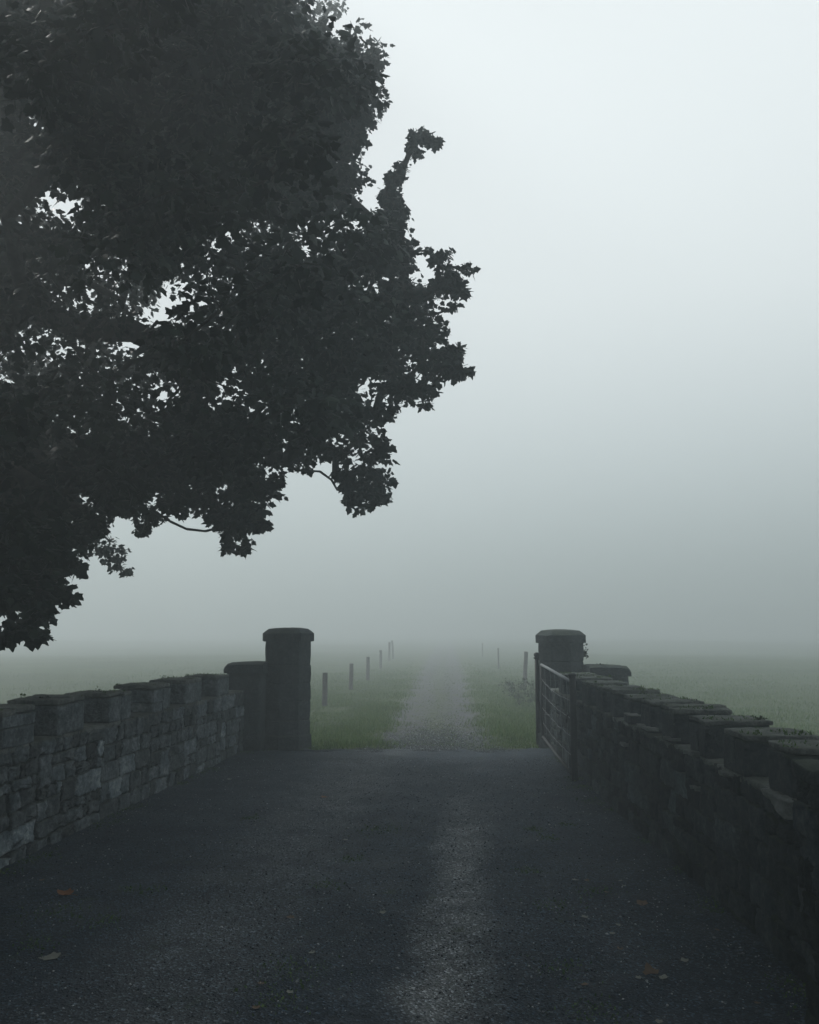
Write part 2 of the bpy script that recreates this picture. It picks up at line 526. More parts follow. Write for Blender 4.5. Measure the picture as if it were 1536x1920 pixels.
def face_stone(bm, O, U, N, Zv, rect, rnd, joint=0.009, bulge=0.009, jit=0.021, taper=False):
    """one dressed stone standing proud of the mortar on a wall face"""
    u0, u1, z0, z1 = rect
    u0 += joint * rnd.uniform(.3, 1.1); u1 -= joint * rnd.uniform(.3, 1.1); z0 += joint * rnd.uniform(.2, 1.0); z1 -= joint * rnd.uniform(.2, 1.0)
    c = Vector(((u0 + u1) / 2, (z0 + z1) / 2))
    corner = [(u0, z0), (u1, z0), (u1, z1), (u0, z1)]
    pts = []
    for i in range(4):
        a, b = Vector(corner[i]), Vector(corner[(i + 1) % 4])
        for k in range(6):
            p = a.lerp(b, k / 6.0)
            j = jit * (0.9 if k == 0 else 0.55)
            p += Vector((rnd.uniform(-j, j), rnd.uniform(-j, j)))
            if k == 0: p = p.lerp(c, 0.03)
            pts.append(p)
    if taper:           # wedge-shaped stone: deep at the near end, a point at the far end
        for p in pts:
            k = max(0.1, (u1 - p.x) / (u1 - u0))
            p.y = z1 + (p.y - z1) * k
    d0 = rnd.uniform(-0.008, 0.014)
    tu, tz = rnd.uniform(-.03, .03), rnd.uniform(-.04, .04)
    def P(p, d):
        d = d + (p.x - c.x) * tu + (p.y - c.y) * tz
        return O + U * p.x + Zv * p.y + N * d
    rings = []
    for (k, d) in ((0.0, -0.06), (0.0, d0 - 0.003), (0.045, d0 + bulge * 0.7), (0.2, d0 + bulge), (0.4, d0 + bulge), (0.6, d0 + bulge), (0.8, d0 + bulge)):
        ring = []
        for p in pts:
            q = p.lerp(c, k)
            W = P(q, d)
            if d > -0.05: W = W + N * (0.016 * noise.noise(W * 11.0) + 0.009 * noise.noise(W * 27.0) + 0.006 * noise.noise(W * 58.0))
            ring.append(bm.verts.new(W))
        rings.append(ring)
    n = len(pts)
    for a, b in zip(rings, rings[1:]):
        for i in range(n):
            bm.faces.new((a[i], a[(i + 1) % n], b[(i + 1) % n], b[i]))
    cv = bm.verts.new(P(c, d0 + bulge * 1.1))
    for i in range(n):
        bm.faces.new((rings[-1][i], rings[-1][(i + 1) % n], cv))

ZV = Vector((0, 0, 1))
UP = ZV

def blades(P, hgt, wid, lean=0.4, n_dir=None):
    """grass blades: bent two-segment slips at points P"""
    n = len(P)
    a = rng.uniform(0, 2 * math.pi, n)
    A = np.stack([np.cos(a), np.sin(a), np.zeros(n)], 1)
    l = rng.normal(0, lean, (n, 2))
    C = unit(np.stack([l[:, 0], l[:, 1], np.ones(n)], 1))
    B = np.cross(C, A)
    h = hgt * rng.uniform(0.5, 1.25, n)
    tmpl = [(-.5, 0, 0), (.5, 0, 0), (.36, .10, .55), (-.36, .10, .55), (0, .34, 1.0)]
    T = np.array(tmpl)
    V = (P[:, None, :] + wid * T[None, :, 0:1] * A[:, None, :] + h[:, None, None] * (T[None, :, 1:2] * B[:, None, :] + T[None, :, 2:3] * C[:, None, :])).reshape(-1, 3)
    f = np.array([0, 1, 2, 3, 3, 2, 4])
    loops = (np.arange(n)[:, None] * 5 + f[None]).ravel()
    return V, loops, np.tile([4, 3], n)

def merge(*parts):
    Vs, Ls, Zs, k = [], [], [], 0
    for V, L, Z in parts:
        Vs.append(V); Ls.append(np.asarray(L) + k); Zs.append(Z); k += len(V)
    return np.concatenate(Vs), np.concatenate(Ls), np.concatenate(Zs)

SPRIG = [(0, 0, 0), (.30, .18, -.05), (.42, .55, -.08), (0, 1.0, .02), (-.42, .55, -.08), (-.30, .18, -.05)]
SPRIG_F = [(0, 1, 2, 3), (0, 3, 4, 5)]
def sprigs(P, size, upw=0.8):
    n = len(P)
    D = unit(rng.normal(0, 1, (n, 3)) * [1, 1, .6] + [0, 0, upw])
    A = unit(np.cross(D, rng.normal(0, 1, (n, 3))))
    C = np.cross(A, D)
    return stamp(SPRIG, SPRIG_F, P, A, D, C, size * rng.uniform(.6, 1.3, n))

# ------------------------------------------------------------------ walls
def build_wall(label, facefn, side, y_near, y_far, thick, base_h, merlons, top_h, m_stone, seed, hole=None):
    rnd = random.Random(seed)
    p0 = Vector((facefn(y_near), y_near, 0)); p1 = Vector((facefn(y_far), y_far, 0))
    U = (p1 - p0).normalized()
    Lm = (p1 - p0).length
    N = Vector((U.y, -U.x, 0)) * side            # towards the drive
    root = empty("stone_wall", tuple(p0))
    tag(root, label, 'wall')
    inv = lambda ob: setattr(ob, 'matrix_parent_inverse', root.matrix_basis.inverted())
    def y2u(y): return (y - y_near) / U.y
    # core
    bm = bmesh.new()
    box(bm, p0 + U * (Lm / 2) - N * (thick / 2 + 0.010) + ZV * (base_h / 2 - 0.06), U, N, ZV, (Lm - .02, thick - 0.03, base_h + 0.06))
    inv(bm_obj("wall_core", bm, M_MORTAR, root))
    # masonry face (both long sides) and near end
    bm = bmesh.new()
    rects = []
    u = 0.0
    while u < Lm - 0.01:
        un = min(Lm, u + rnd.uniform(0.8, 1.5))
        if Lm - un < 0.4: un = Lm
        rects += guillotine(u, un, -0.04, base_h, rnd)
        u = un
    for r in rects:
        if hole and not (r[1] < hole[0] or r[0] > hole[1] or r[3] < hole[2] or r[2] > hole[3]): 
            if (r[0] + r[1]) / 2 > hole[0] and (r[0] + r[1]) / 2 < hole[1]: continue
        face_stone(bm, p0, U, N, ZV, r, rnd)
    u = 0.0
    while u < Lm - 0.01:
        un = min(Lm, u + rnd.uniform(0.8, 1.5))
        if Lm - un < 0.4: un = Lm
        for r in guillotine(u, un, -0.04, base_h, rnd):
            face_stone(bm, p0 - N * thick, U, -N, ZV, r, rnd)
        u = un
    for r in guillotine(-thick, 0, -0.04, base_h, rnd):
        face_stone(bm, p0, N, -U, ZV, r, rnd)
    inv(bm_obj("masonry", bm, m_stone, root, True))
    # bed stones on the crenel floor
    bm = bmesh.new()
    u = 0.0
    while u < Lm - 0.05:
        un = min(Lm, u + rnd.uniform(.28, .5))
        rough_block(bm, p0 + U * ((u + un) / 2) - N * (thick / 2) + ZV * (base_h - 0.012), U, N, ZV, (un - u - .012, thick + .012, .055), 0.008, 8, 4, .2, u)
        u = un
    inv(bm_obj("sill_course", bm, M_COPE, root, True))
    # merlons with rough coping slabs
    for i, (ya, yb) in enumerate(merlons):
        ua, ub = y2u(ya), y2u(yb)
        if ua < 0: ua = 0.0
        h = top_h + rnd.uniform(-.018, .018)
        slab = rnd.uniform(.032, .046)
        zc = base_h + 0.008
        hm = h - slab - zc
        bm = bmesh.new()
        if rnd.random() < .3:
            s = rnd.uniform(.35, .65) * (ub - ua)
            parts = [(ua, ua + s, zc, zc + hm), (ua + s, ub, zc, zc + hm)]
            if rnd.random() < .6:
                a = parts.pop(rnd.randrange(2)); k = zc + hm * rnd.uniform(.4, .6)
                parts += [(a[0], a[1], zc, k), (a[0], a[1], k, zc + hm)]
        else:
            k = zc + hm * rnd.uniform(.42, .62)
            parts = [(ua, ub, zc, k), (ua, ub, k, zc + hm)] if rnd.random() < .3 else [(ua, ub, zc, zc + hm)]
        for q, (a, b, c_, d) in enumerate(parts):
            rough_block(bm, p0 + U * ((a + b) / 2) - N * (thick / 2 - .010 + rnd.uniform(-.004, .004)) + ZV * ((c_ + d) / 2), U, N, ZV, (b - a - .006, thick - .006, d - c_ - .003), 0.007, 7, 8, .02, i * 3.1 + q)
        me = bm_obj("merlon", bm, m_stone, root, True); inv(me)
        bm = bmesh.new()
        n = rnd.choice((1, 2, 2))
        e = [ua - .004] + sorted(rnd.uniform(ua + .15, ub - .15) for _ in range(n - 1)) + [ub + .004]
        for a, b in zip(e, e[1:]):
            rough_block(bm, p0 + U * ((a + b) / 2) - N * (thick / 2) + ZV * (h - slab / 2 + rnd.uniform(-.01, .008)), (U + ZV * rnd.uniform(-.02, .02)).normalized(), N, ZV, (b - a - .004, thick + rnd.uniform(-.004, .014), slab), 0.009, 9, 8, .16, i * 5.7 + a)
        cs = bm_obj("coping_stone", bm, M_COPE, me, True)
        # moss and small growth on the coping
        cnt = 160
        uu = rng.uniform(ua, ub, cnt); tt = rng.uniform(0, thick, cnt)
        keep = np.array([noise.noise(Vector((a * 5, t * 5, seed))) > 0.05 for a, t in zip(uu, tt)])
        uu, tt = uu[keep], tt[keep]
        if len(uu) > 4:
            Pm = np.array([tuple(p0 + U * float(a) - N * float(t) + ZV * (h - .006)) for a, t in zip(uu, tt)])
            V1 = blades(Pm, 0.022, 0.012, .7)
            js = rng.integers(0, len(Pm), 1)
            Pc = np.repeat(Pm[js], 10, 0) + rng.normal(0, .012, (10, 3)) * [1, 1, .5] + [0, 0, .010]
            V2 = sprigs(Pc, .018)
            mo = link_mesh("moss", np_mesh("moss", *merge(V1, V2)), M_MOSS, me)
    return root, p0, U, N, inv, y2u

left_m = []
ml = [(6.27, 6.72), (7.06, 7.53), (7.99, 8.47), (9.03, 9.48), (9.94, 10.49), (11.05, 11.57)]
for k in range(4):
    a = 6.27 - 0.90 * (k + 1)
    left_m.append((a, a + 0.47))
left_m = sorted(m for m in left_m if m[0] > 2.0) + ml
rootL, p0L, UL, NL, invL, yuL = build_wall('long grey rubble wall with square battlements left of the drive', LW, 1, 2.2, 12.25, 0.42, 0.80, left_m, 1.085, M_STONE_L, 3)

right_m = [(4.42, 4.72), (5.02, 5.38), (5.71, 6.05), (6.40, 6.72), (7.05, 7.36), (7.68, 7.98), (8.30, 8.56), (8.84, 9.22), (9.55, 10.0), (10.35, 10.8), (11.2, 11.65)]
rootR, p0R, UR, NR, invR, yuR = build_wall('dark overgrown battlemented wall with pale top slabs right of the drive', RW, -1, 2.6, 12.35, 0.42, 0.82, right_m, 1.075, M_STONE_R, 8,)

# pale exposed stone low in the right wall and a few lighter ones
def inset_stone(px, py, wpx, hpx, label, tri=False):
    # find where the view ray meets the right wall face
    r = ray(px, py)
    Yv = 5.0
    for _ in range(20):
        Yv = RW(Yv) / r.x * r.y
    c = Vector((0, 0, EYE)) + r * (Yv / r.y)
    bm = bmesh.new()
    u = (c - p0R).dot(UR)
    su = wpx * Yv / FPX * math.hypot(1, r.y / r.x) * 0.95
    sz = hpx * Yv / FPX
    face_stone(bm, p0R + NR * 0.030, UR, NR, ZV, (u - su / 2, u + su / 2, c.z - sz / 2, c.z + sz / 2), random.Random(int(px)), bulge=0.02, jit=0.014, taper=tri)
    ob = bm_obj("facing_stone", bm, M_PALE, rootR, True); invR(ob)
    if label: ob['label'] = label
inset_stone(1466, 1505, 50, 36, 'pale wedge of exposed stone low in the dark wall', True)
for (px, py, ww, hh) in ((1304, 1410, 22, 14), (1215, 1364, 30, 9), (1372, 1452, 20, 16), (1190, 1340, 18, 7), (1262, 1384, 18, 9), (1313, 1478, 14, 10), (1175, 1395, 12, 7)):
    inset_stone(px, py, ww * .8, hh * .75, None)

# projecting buttress at the near end of the right wall
def buttress():
    bm = bmesh.new()
    y0, y1 = 2.6, 3.97
    x0, x1 = 1.69, 2.34
    box(bm, Vector(((x0 + x1) / 2, (y0 + y1) / 2, .47)), Vector((1, 0, 0)), Vector((0, 1, 0)), ZV, (x1 - x0 - .05, y1 - y0 - .05, 1.06))
    ob = bm_obj("buttress_core", bm, M_MORTAR, rootR); invR(ob)
    bm = bmesh.new()
    rnd = random.Random(5)
    for r in guillotine(y0, y1, -.04, 1.0, rnd): face_stone(bm, Vector((x0, 0, 0)), Vector((0, 1, 0)), Vector((-1, 0, 0)), ZV, r, rnd)
    for r in guillotine(x0, x1, -.04, 1.0, rnd):
        face_stone(bm, Vector((0, y1, 0)), Vector((1, 0, 0)), Vector((0, 1, 0)), ZV, r, rnd)
        face_stone(bm, Vector((0, y0, 0)), Vector((1, 0, 0)), Vector((0, -1, 0)), ZV, r, rnd)
    rough_block(bm, Vector(((x0 + x1) / 2, y0 + .4, 1.05)), Vector((1, 0, 0)), Vector((0, 1, 0)), ZV, (x1 - x0 + .06, .86, .10), .02, 6, 6, .15, 2)
    rough_block(bm, Vector(((x0 + x1) / 2, y1 - .24, 1.04)), Vector((1, 0, 0)), Vector((0, 1, 0)), ZV, (x1 - x0 + .05, .52, .09), .022, 6, 6, .15, 4)
    ob = bm_obj("buttress", bm, M_STONE_R, rootR, True); invR(ob)
buttress()

# ------------------------------------------------------------------ gate piers
def octagon_loft(bm, rings, rot, seg=6, amp=0.006):
    """rings: list of (z, circumradius); each octagon edge is cut so the faces can weather"""
    allr = []
    for z, rad in rings:
        ring = []
        for i in range(8):
            a0, a1 = rot + i * math.pi / 4, rot + (i + 1) * math.pi / 4
            p, q = Vector((math.cos(a0), math.sin(a0), 0)) * rad, Vector((math.cos(a1), math.sin(a1), 0)) * rad
            for k in range(seg):
                v = p.lerp(q, k / seg) + ZV * z
                v += noise.noise_vector(v * 4.3 + Vector((rot * 9, 0, 0))) * amp + noise.noise_vector(v * 13) * amp * .5
                ring.append(bm.verts.new(v))
        allr.append(ring)
    n = 8 * seg
    for a, b in zip(allr, allr[1:]):
        for i in range(n):
            bm.faces.new((a[i], a[(i + 1) % n], b[(i + 1) % n], b[i]))
    bm.faces.new(allr[-1])
    bm.faces.new(list(reversed(allr[0])))

def build_pier(loc, rot, height, rad, label, seed):
    root = empty("gate_pier", loc)
    tag(root, label, 'gate pier')
    bm = bmesh.new()
    octagon_loft(bm, [(-.08 + i * .045, rad + .028) for i in range(6)] + [(.17, rad + .005)], rot)
    bm_obj("plinth", bm, M_PIER, root)
    bm = bmesh.new()
    rings = []
    z = .15
    top = height - .19
    rndp = random.Random(seed)
    while z < top - .01:
        zn = z + rndp.uniform(.20, .29)
        if top - zn < .16: zn = top
        off = rndp.uniform(-.005, .005)
        rings += [(z + .001, rad - .014), (z + .009, rad + off - .002)] + [(z + (zn - z) * k / 5, rad + off + .003 * (1 - abs(k - 2.5) / 2.5)) for k in range(1, 5)] + [(zn - .009, rad + off - .002)]
        z = zn
    rings.append((top, rad - .01))
    octagon_loft(bm, rings, rot, 8, .007)
    bm_obj("shaft", bm, M_PIER, root)
    bm = bmesh.new()
    h = height
    octagon_loft(bm, [(h - .195, rad + .034), (h - .192, rad + .042), (h - .14, rad + .043), (h - .09, rad + .043), (h - .082, rad + .040), (h - .05, rad - .001), (h - .024, rad - .04), (h - .018, rad - .05), (h - .006, rad * .55), (h, rad * .2)], rot, 6, .006)
    cap = bm_obj("cap", bm, M_PIER, root)
    return root
PL = ground(537, 1402)
PR = ground(1056, 1397)
PL.z = PR.z = 0
pierL = build_pier((PL.x * (PL.y + .3) / PL.y, PL.y + .3, 0), R(-10), 1.66, .345, 'weathered octagonal stone gate pier ending the battlemented wall left of the drive', 1)
pierR = build_pier((PR.x + .02, PR.y + .15, 0), R(-30), 1.635, .345, 'weathered octagonal stone gate pier behind the open metal gate', 2)

# capped shoulder block between each wall and its pier
def shoulder(x0, x1, Y, h, root, inv, outer):
    bm = bmesh.new()
    d = .46
    X, Yv = Vector((1, 0, 0)), Vector((0, 1, 0))
    rough_block(bm, Vector(((x0 + x1) / 2, Y, (h - .14) / 2 - .02)), X, Yv, ZV, (x1 - x0 - .04, d, h - .10), .008, 4, 7, .03, x0)
    ob = bm_obj("end_block", bm, M_PIER, root, True); inv(ob)
    bm = bmesh.new()
    prof = [(-.5, 0), (-.5, .085), (-.42, .135), (-.2, .146), (.2, .150), (.42, .148), (.5, .142), (.5, 0)] if outer < 0 else [(-.5, 0), (-.5, .142), (-.42, .148), (-.2, .150), (.2, .146), (.42, .135), (.5, .085), (.5, 0)]
    W = (x1 - x0)
    rows = []
    for j in range(9):
        yy = Y - d / 2 - .03 + (d + .06) * j / 8
        row = []
        for (a, z) in prof:
            v = Vector(((x0 + x1) / 2 + a * W, yy, h - .15 + z - (.03 if j in (0, 8) and z > .05 else 0)))
            row.append(bm.verts.new(v + noise.noise_vector(v * 7) * .008))
        rows.append(row)
    n = len(prof)
    for a, b in zip(rows, rows[1:]):
        for i in range(n): bm.faces.new((a[i], a[(i + 1) % n], b[(i + 1) % n], b[i]))
    bm.faces.new(rows[0]); bm.faces.new(list(reversed(rows[-1])))
    ob = bm_obj("end_cap", bm, M_PIER, root); inv(ob)
shoulder(at(422, 1240, 12.3).x, pierL.location.x - .25, 12.5, at(450, 1241, 12.4).z, rootL, invL, -1)
shoulder(pierR.location.x + .25, at(1180, 1250, 12.3).x, 12.45, at(1140, 1247, 12.3).z, rootR, invR, 1)

# ------------------------------------------------------------------ tubes
def tube(bm, pts, radii, seg=8, cap=True):
    rings = []
    prev = None
    for i, p in enumerate(pts):
        d = (pts[min(i + 1, len(pts) - 1)] - pts[max(i - 1, 0)])
        if d.length < 1e-6: d = Vector((0, 0, 1))
        d.normalize()
        ref = prev if prev is not None and abs(prev.dot(d)) < .95 else (Vector((1, 0, 0)) if abs(d.x) < .8 else Vector((0, 1, 0)))
        a = (ref - d * ref.dot(d)).normalized()
        prev = a
        b = d.cross(a)
        r = radii[i] if hasattr(radii, '__len__') else radii
        rings.append([bm.verts.new(p + (a * math.cos(2 * math.pi * k / seg) + b * math.sin(2 * math.pi * k / seg)) * r) for k in range(seg)])
    for a, b in zip(rings, rings[1:]):
        for k in range(seg): bm.faces.new((a[k], a[(k + 1) % seg], b[(k + 1) % seg], b[k]))
    if cap:
        bm.faces.new(list(reversed(rings[0]))); bm.faces.new(rings[-1])

# ------------------------------------------------------------------ the open field gate
def build_gate():
    far = ground(1017, 1396); near = ground(1078, 1466)
    far.z = near.z = 0
    D = (far - near); Lg = D.length; D.normalize()
    hp = empty("gate_post", (far.x - .05, far.y + .05, 0))
    tag(hp, 'slim black iron post with a knob top at the hinge end of the open gate', 'gate post')
    bm = bmesh.new()
    tube(bm, [Vector((0, 0, -.1)), Vector((0, 0, .6)), Vector((0, 0, 1.24))], .030, 12)
    bm_obj("shaft", bm, M_IRON, hp, True)
    bm = bmesh.new()
    bmesh.ops.create_uvsphere(bm, u_segments=14, v_segments=10, radius=.044)
    for v in bm.verts: v.co.z = v.co.z * .8 + 1.268
    tube(bm, [Vector((0, 0, 1.21)), Vector((0, 0, 1.235))], .045, 14)
    bm_obj("knob", bm, M_IRON, hp, True)
    bm = bmesh.new()
    bm.free()
    for z in (.25, 1.10):
        bm = bmesh.new()
        tube(bm, [Vector((.0, 0, z)), Vector((.075, -.03, z))], .013, 8)
        bm_obj("hinge", bm, M_IRON, hp, True)
    g = empty("metal_gate", tuple(near))
    tag(g, 'open metal field gate with wire mesh swung back along the right wall', 'gate')
    far_l = D * (Lg - .08)
    drop = -.07                              # the free end sags
    A = lambda s, z: D * (s * (Lg - .08)) + ZV * (z + drop * (1 - s))
    bm = bmesh.new(); tube(bm, [A(1, .08), A(1, .6), A(1, 1.15)], .021, 10); bm_obj("hinge_stile", bm, M_IRON, g, True)
    bm = bmesh.new(); tube(bm, [A(0, .07), A(0, .5), A(0, 1.20)], .036, 12)
    tube(bm, [A(0, 1.20), A(0, 1.215), A(0, 1.23)], [.046, .046, .03], 12)
    bm_obj("closing_stile", bm, M_IRON, g, True)
    bm = bmesh.new(); tube(bm, [A(0, 1.13), A(.3, 1.128), A(.6, 1.132), A(1, 1.13)], .020, 10); bm_obj("top_rail", bm, M_GALV, g, True)
    bm = bmesh.new(); tube(bm, [A(0, .12), A(.5, .115), A(1, .12)], .018, 10); bm_obj("bottom_rail", bm, M_IRON, g, True)
    bm = bmesh.new()
    rnd = random.Random(4)
    nv, nh = 5, 4
    for i in range(nv):
        s = (i + .8) / (nv + .6)
        pts = [A(min(.99, max(.01, s + .05 * (k / 9.0 - .5) * rnd.uniform(-1, 1) + rnd.uniform(-.006, .006))), .12 + (1.01) * k / 9) + Vector((rnd.uniform(-.008, .008), 0, 0)) for k in range(10)]
        tube(bm, pts, .0034, 6, False)
    for j in range(nh):
        z = .12 + 1.01 * (j + 1) / (nh + 1)
        sag = rnd.uniform(.02, .07)
        pts = [A(s, z - sag * math.sin(math.pi * s) + rnd.uniform(-.006, .006)) + Vector((rnd.uniform(-.006, .006), 0, 0)) for s in np.linspace(0, 1, 15)]
        tube(bm, pts, .0030, 6, False)
    bm_obj("wire_mesh", bm, M_WIRE, g, True)
    bm = bmesh.new()
    tube(bm, [A(0, .78), A(0, .78) + Vector((-.07, -.03, .0)), A(0, .70) + Vector((-.085, -.035, 0))], .009, 8)
    bm_obj("latch", bm, M_IRON, g, True)
build_gate()

# ------------------------------------------------------------------ fence posts
def build_posts():
    def mk(h, seed, k_=1.0):
        bm = bmesh.new()
        rnd = random.Random(seed)
        pts = [Vector((.012 * noise.noise(Vector((seed, k, 0))), .012 * noise.noise(Vector((0, k, seed))), -.15 + (h + .15) * k / 7)) for k in range(8)]
        tube(bm, pts, [q * k_ for q in (.064, .063, .062, .060, .060, .058, .058, .056)], 9)
        for v in bm.verts: v.co += noise.noise_vector(v.co * 12 + Vector((seed, 0, 0))) * .008
        return bm
    spots = [(609, 1322, .70, 0, 'nearest wooden fence post left of the track beside the pier'), (658, 1292, .70, 1, 'second wooden fence post along the left side of the track'),
             (690, 1274, .74, -1, 'third wooden fence post along the left side of the track'), (714, 1253, .76, 0, 'fourth wooden fence post on the left fading into fog'),
             (730, 1238, .95, 2, 'faint tall post on the left far along the track'), (738, 1234, 1.0, -6, 'faintest leaning post on the left at the edge of sight'),
             (984, 1290, 1.02, 3, 'dark wooden post among weeds on the right of the track'), (935, 1253, .85, 0, 'faint middle post on the right side of the track'),
             (905, 1231, .8, 0, 'faintest far post on the right side of the track')]
    for i, (px, py, h, tilt, lab) in enumerate(spots):
        p = ground(px, py, -.03)
        o = bm_obj("fence_post", mk(h, i * 1.7 + .3, .62 if i in (7, 8) else 1.0), M_WOOD, None, False)
        o.location = p
        o.rotation_euler = (R(tilt * .4), R(tilt), random.uniform(0, 3))
        tag(o, lab, 'fence post', 'wooden fence posts along the track')
build_posts()

# ------------------------------------------------------------------ sycamore tree
LEAF_H = [(0, 0), (.17, -.07), (.40, .04), (.35, .20), (.53, .46), (.36, .52), (.24, .66), (.19, .80)]
def leaf_template():
    right = LEAF_H[1:]
    T = [(0, 0, 0), (0, 1.0, -.10)]
    for x, y in right: T.append((x, y, -.22 * x - .10 * y * y))
    for x, y in right: T.append((-x, y, -.22 * x - .10 * y * y))
    n = len(right)
    return T, [tuple([0] + list(range(2, 2 + n)) + [1]), tuple([0, 1] + list(range(2 + 2 * n - 1, 2 + n - 1, -1)))]
LT, LF = leaf_template()

OUT = [(-100, -100), (598, -100), (600, 30), (655, 62), (712, 105), (722, 190), (690, 250), (694, 330), (680, 385), (740, 385), (782, 420), (775, 480), (775, 525), (815, 560), (825, 610), (805, 640), (830, 690), (800, 735), (745, 770), (722, 820), (715, 850), (640, 850), (560, 862), (500, 890), (505, 940), (440, 955), (395, 940), (340, 940), (250, 970), (175, 985), (140, 1030), (140, 1070), (95, 1130), (75, 1180), (-100, 1210)]
def inside(x, y):
    c = False
    n = len(OUT)
    for i in range(n):
        x0, y0 = OUT[i]; x1, y1 = OUT[(i + 1) % n]
        if (y0 > y) != (y1 > y) and x < (x1 - x0) * (y - y0) / (y1 - y0) + x0: c = not c
    return c
def edge_dist(x, y):
    d = 1e9
    for i in range(len(OUT)):
        a = np.array(OUT[i]); b = np.array(OUT[(i + 1) % len(OUT)])
        ab = b - a
        t = max(0, min(1, np.dot((x, y) - a, ab) / np.dot(ab, ab)))
        d = min(d, np.hypot(*(a + ab * t - (x, y))))
    return d

def build_tree():
    TX, TY = -7.6, 11.0
    root = empty("sycamore_tree", (TX, TY, 0))
    tag(root, 'huge dark sycamore whose leafy crown hangs over the left wall and drive', 'tree')
    rnd = random.Random(21)
    clumps = []          # (pos, radius, leaves)
    # boughs ends seen against the fog: centre px, radius px, depth
    lobes = [(612, 5, 34, 14.5), (665, 105, 52, 11.5), (690, 165, 42, 11.2), (655, 215, 46, 11.5), (700, 120, 30, 11.0), (640, 290, 50, 11.8), (665, 250, 34, 11.4), (650, 350, 40, 12), (620, 90, 40, 12.5),
             (795, 264, 26, 12.2), (745, 335, 24, 12.3), (728, 372, 26, 12.3), (780, 292, 18, 12.2), (752, 318, 22, 12.3), (738, 352, 24, 12.4), (812, 272, 12, 12.2), (712, 395, 34, 12.2), (750, 400, 32, 11.8), (735, 450, 46, 11.6), (690, 470, 50, 12), (762, 480, 28, 11.5),
             (842, 492, 26, 10.6), (868, 508, 24, 10.6), (852, 545, 28, 10.7), (812, 480, 16, 10.8), (822, 525, 24, 10.8), (850, 575, 14, 10.6), (760, 550, 46, 11), (800, 575, 38, 10.8), (812, 620, 30, 10.6), (770, 620, 48, 10.9),
             (846, 672, 26, 10.2), (866, 690, 20, 10.2), (862, 660, 18, 10.2), (800, 670, 42, 10.6), (815, 720, 22, 10.4), (780, 730, 36, 10.6), (790, 752, 16, 10.4), (730, 745, 40, 10.8), (700, 790, 40, 11), (725, 835, 24, 11), (695, 840, 32, 11.2), (655, 800, 44, 11.3),
             (668, 915, 34, 11.6), (700, 922, 30, 11.6), (722, 926, 12, 11.6), (640, 888, 16, 11.6), (695, 880, 22, 11.5), (635, 850, 30, 11.5), (560, 850, 34, 11.8), (600, 830, 40, 11.6), (530, 860, 26, 11.8),
             (488, 915, 34, 11.0), (508, 935, 22, 11.0), (460, 960, 36, 10.8), (478, 985, 26, 10.8), (440, 1000, 28, 10.8), (428, 1022, 18, 10.8), (458, 1022, 18, 10.8), (495, 985, 14, 10.8), (420, 930, 40, 11), (370, 945, 32, 11), (330, 945, 28, 11.2), (290, 960, 26, 11.2), (255, 975, 24, 11.6), (270, 990, 14, 11.6),
             (200, 1030, 26, 14.5), (222, 1052, 22, 14.5), (180, 1005, 22, 14.4), (236, 1070, 12, 14.5), (150, 1000, 36, 9.5), (110, 1020, 44, 8.6), (120, 1070, 34, 8.2), (90, 1100, 38, 7.8), (60, 1060, 50, 8.0), (40, 1130, 50, 7.6), (75, 1150, 30, 7.4), (55, 1185, 24, 7.3), (80, 1190, 14, 7.3), (15, 1190, 22, 7.4), (120, 1110, 20, 7.8), (5, 1090, 50, 7.6), (-40, 1150, 50, 7.6)]
    lobes += [(770, 272, 20, 12.2), (808, 258, 16, 12.2), (778, 250, 14, 12.2), (820, 268, 10, 12.2), (650, 905, 24, 11.6), (690, 900, 30, 11.6), (718, 906, 22, 11.6), (660, 934, 18, 11.6), (415, 960, 30, 10.9), (470, 940, 34, 10.9), (432, 985, 30, 10.8), (500, 905, 28, 11), (190, 1020, 22, 14.4), (232, 1050, 18, 14.5), (170, 990, 24, 14.2), (870, 540, 18, 10.6), (845, 520, 26, 10.6), (840, 690, 26, 10.3), (250, 935, 40, 10.5), (310, 920, 40, 10.8), (200, 950, 44, 10), (350, 910, 36, 11), (300, 880, 50, 10.5), (180, 985, 30, 9.6), (400, 890, 44, 10.8), (450, 880, 40, 11), (230, 890, 60, 10)]
    airy = [(795, 262), (780, 292), (752, 318), (738, 352), (812, 272), (712, 395), (812, 480), (850, 575), (200, 1030), (222, 1052), (180, 1005), (236, 1070), (640, 888), (270, 990), (255, 975), (815, 720), (790, 752), (770, 272), (808, 258), (778, 250), (820, 268), (190, 1020), (232, 1050), (170, 990), (842, 492), (868, 508), (870, 540)]
    for px, py, r, Y in lobes:
        P = at(px, py, Y)
        rr = r * Y / FPX
        f = (.75 if 700 < px < 830 and py < 400 else .45) if (px, py) in airy else 1.0
        for k in range(5 if r > 24 else 3):
            o3 = Vector((rnd.gauss(0, 1), rnd.gauss(0, 1), rnd.gauss(0, 1))).normalized() * rr * rnd.uniform(.25, .95)
            r3 = rr * rnd.uniform(.5, .75)
            clumps.append((P + o3, r3, int(f * (17 + 600 * r3 * r3)), 1))
    # the body of the crown, unseen side enlarged to shade drive and near haze
    C = Vector((-6.4, 7.4, 8.2)); RX, RY, RZ = 9.8, 9.6, 6.2
    holes = ((90, 375, 46), (155, 380, 34), (490, 425, 30), (430, 440, 26), (310, 715, 26), (470, 735, 30), (15, 690, 34), (330, 560, 40), (240, 640, 34), (150, 600, 34), (600, 430, 34), (700, 740, 24))
    tries = seen = unseen = 0
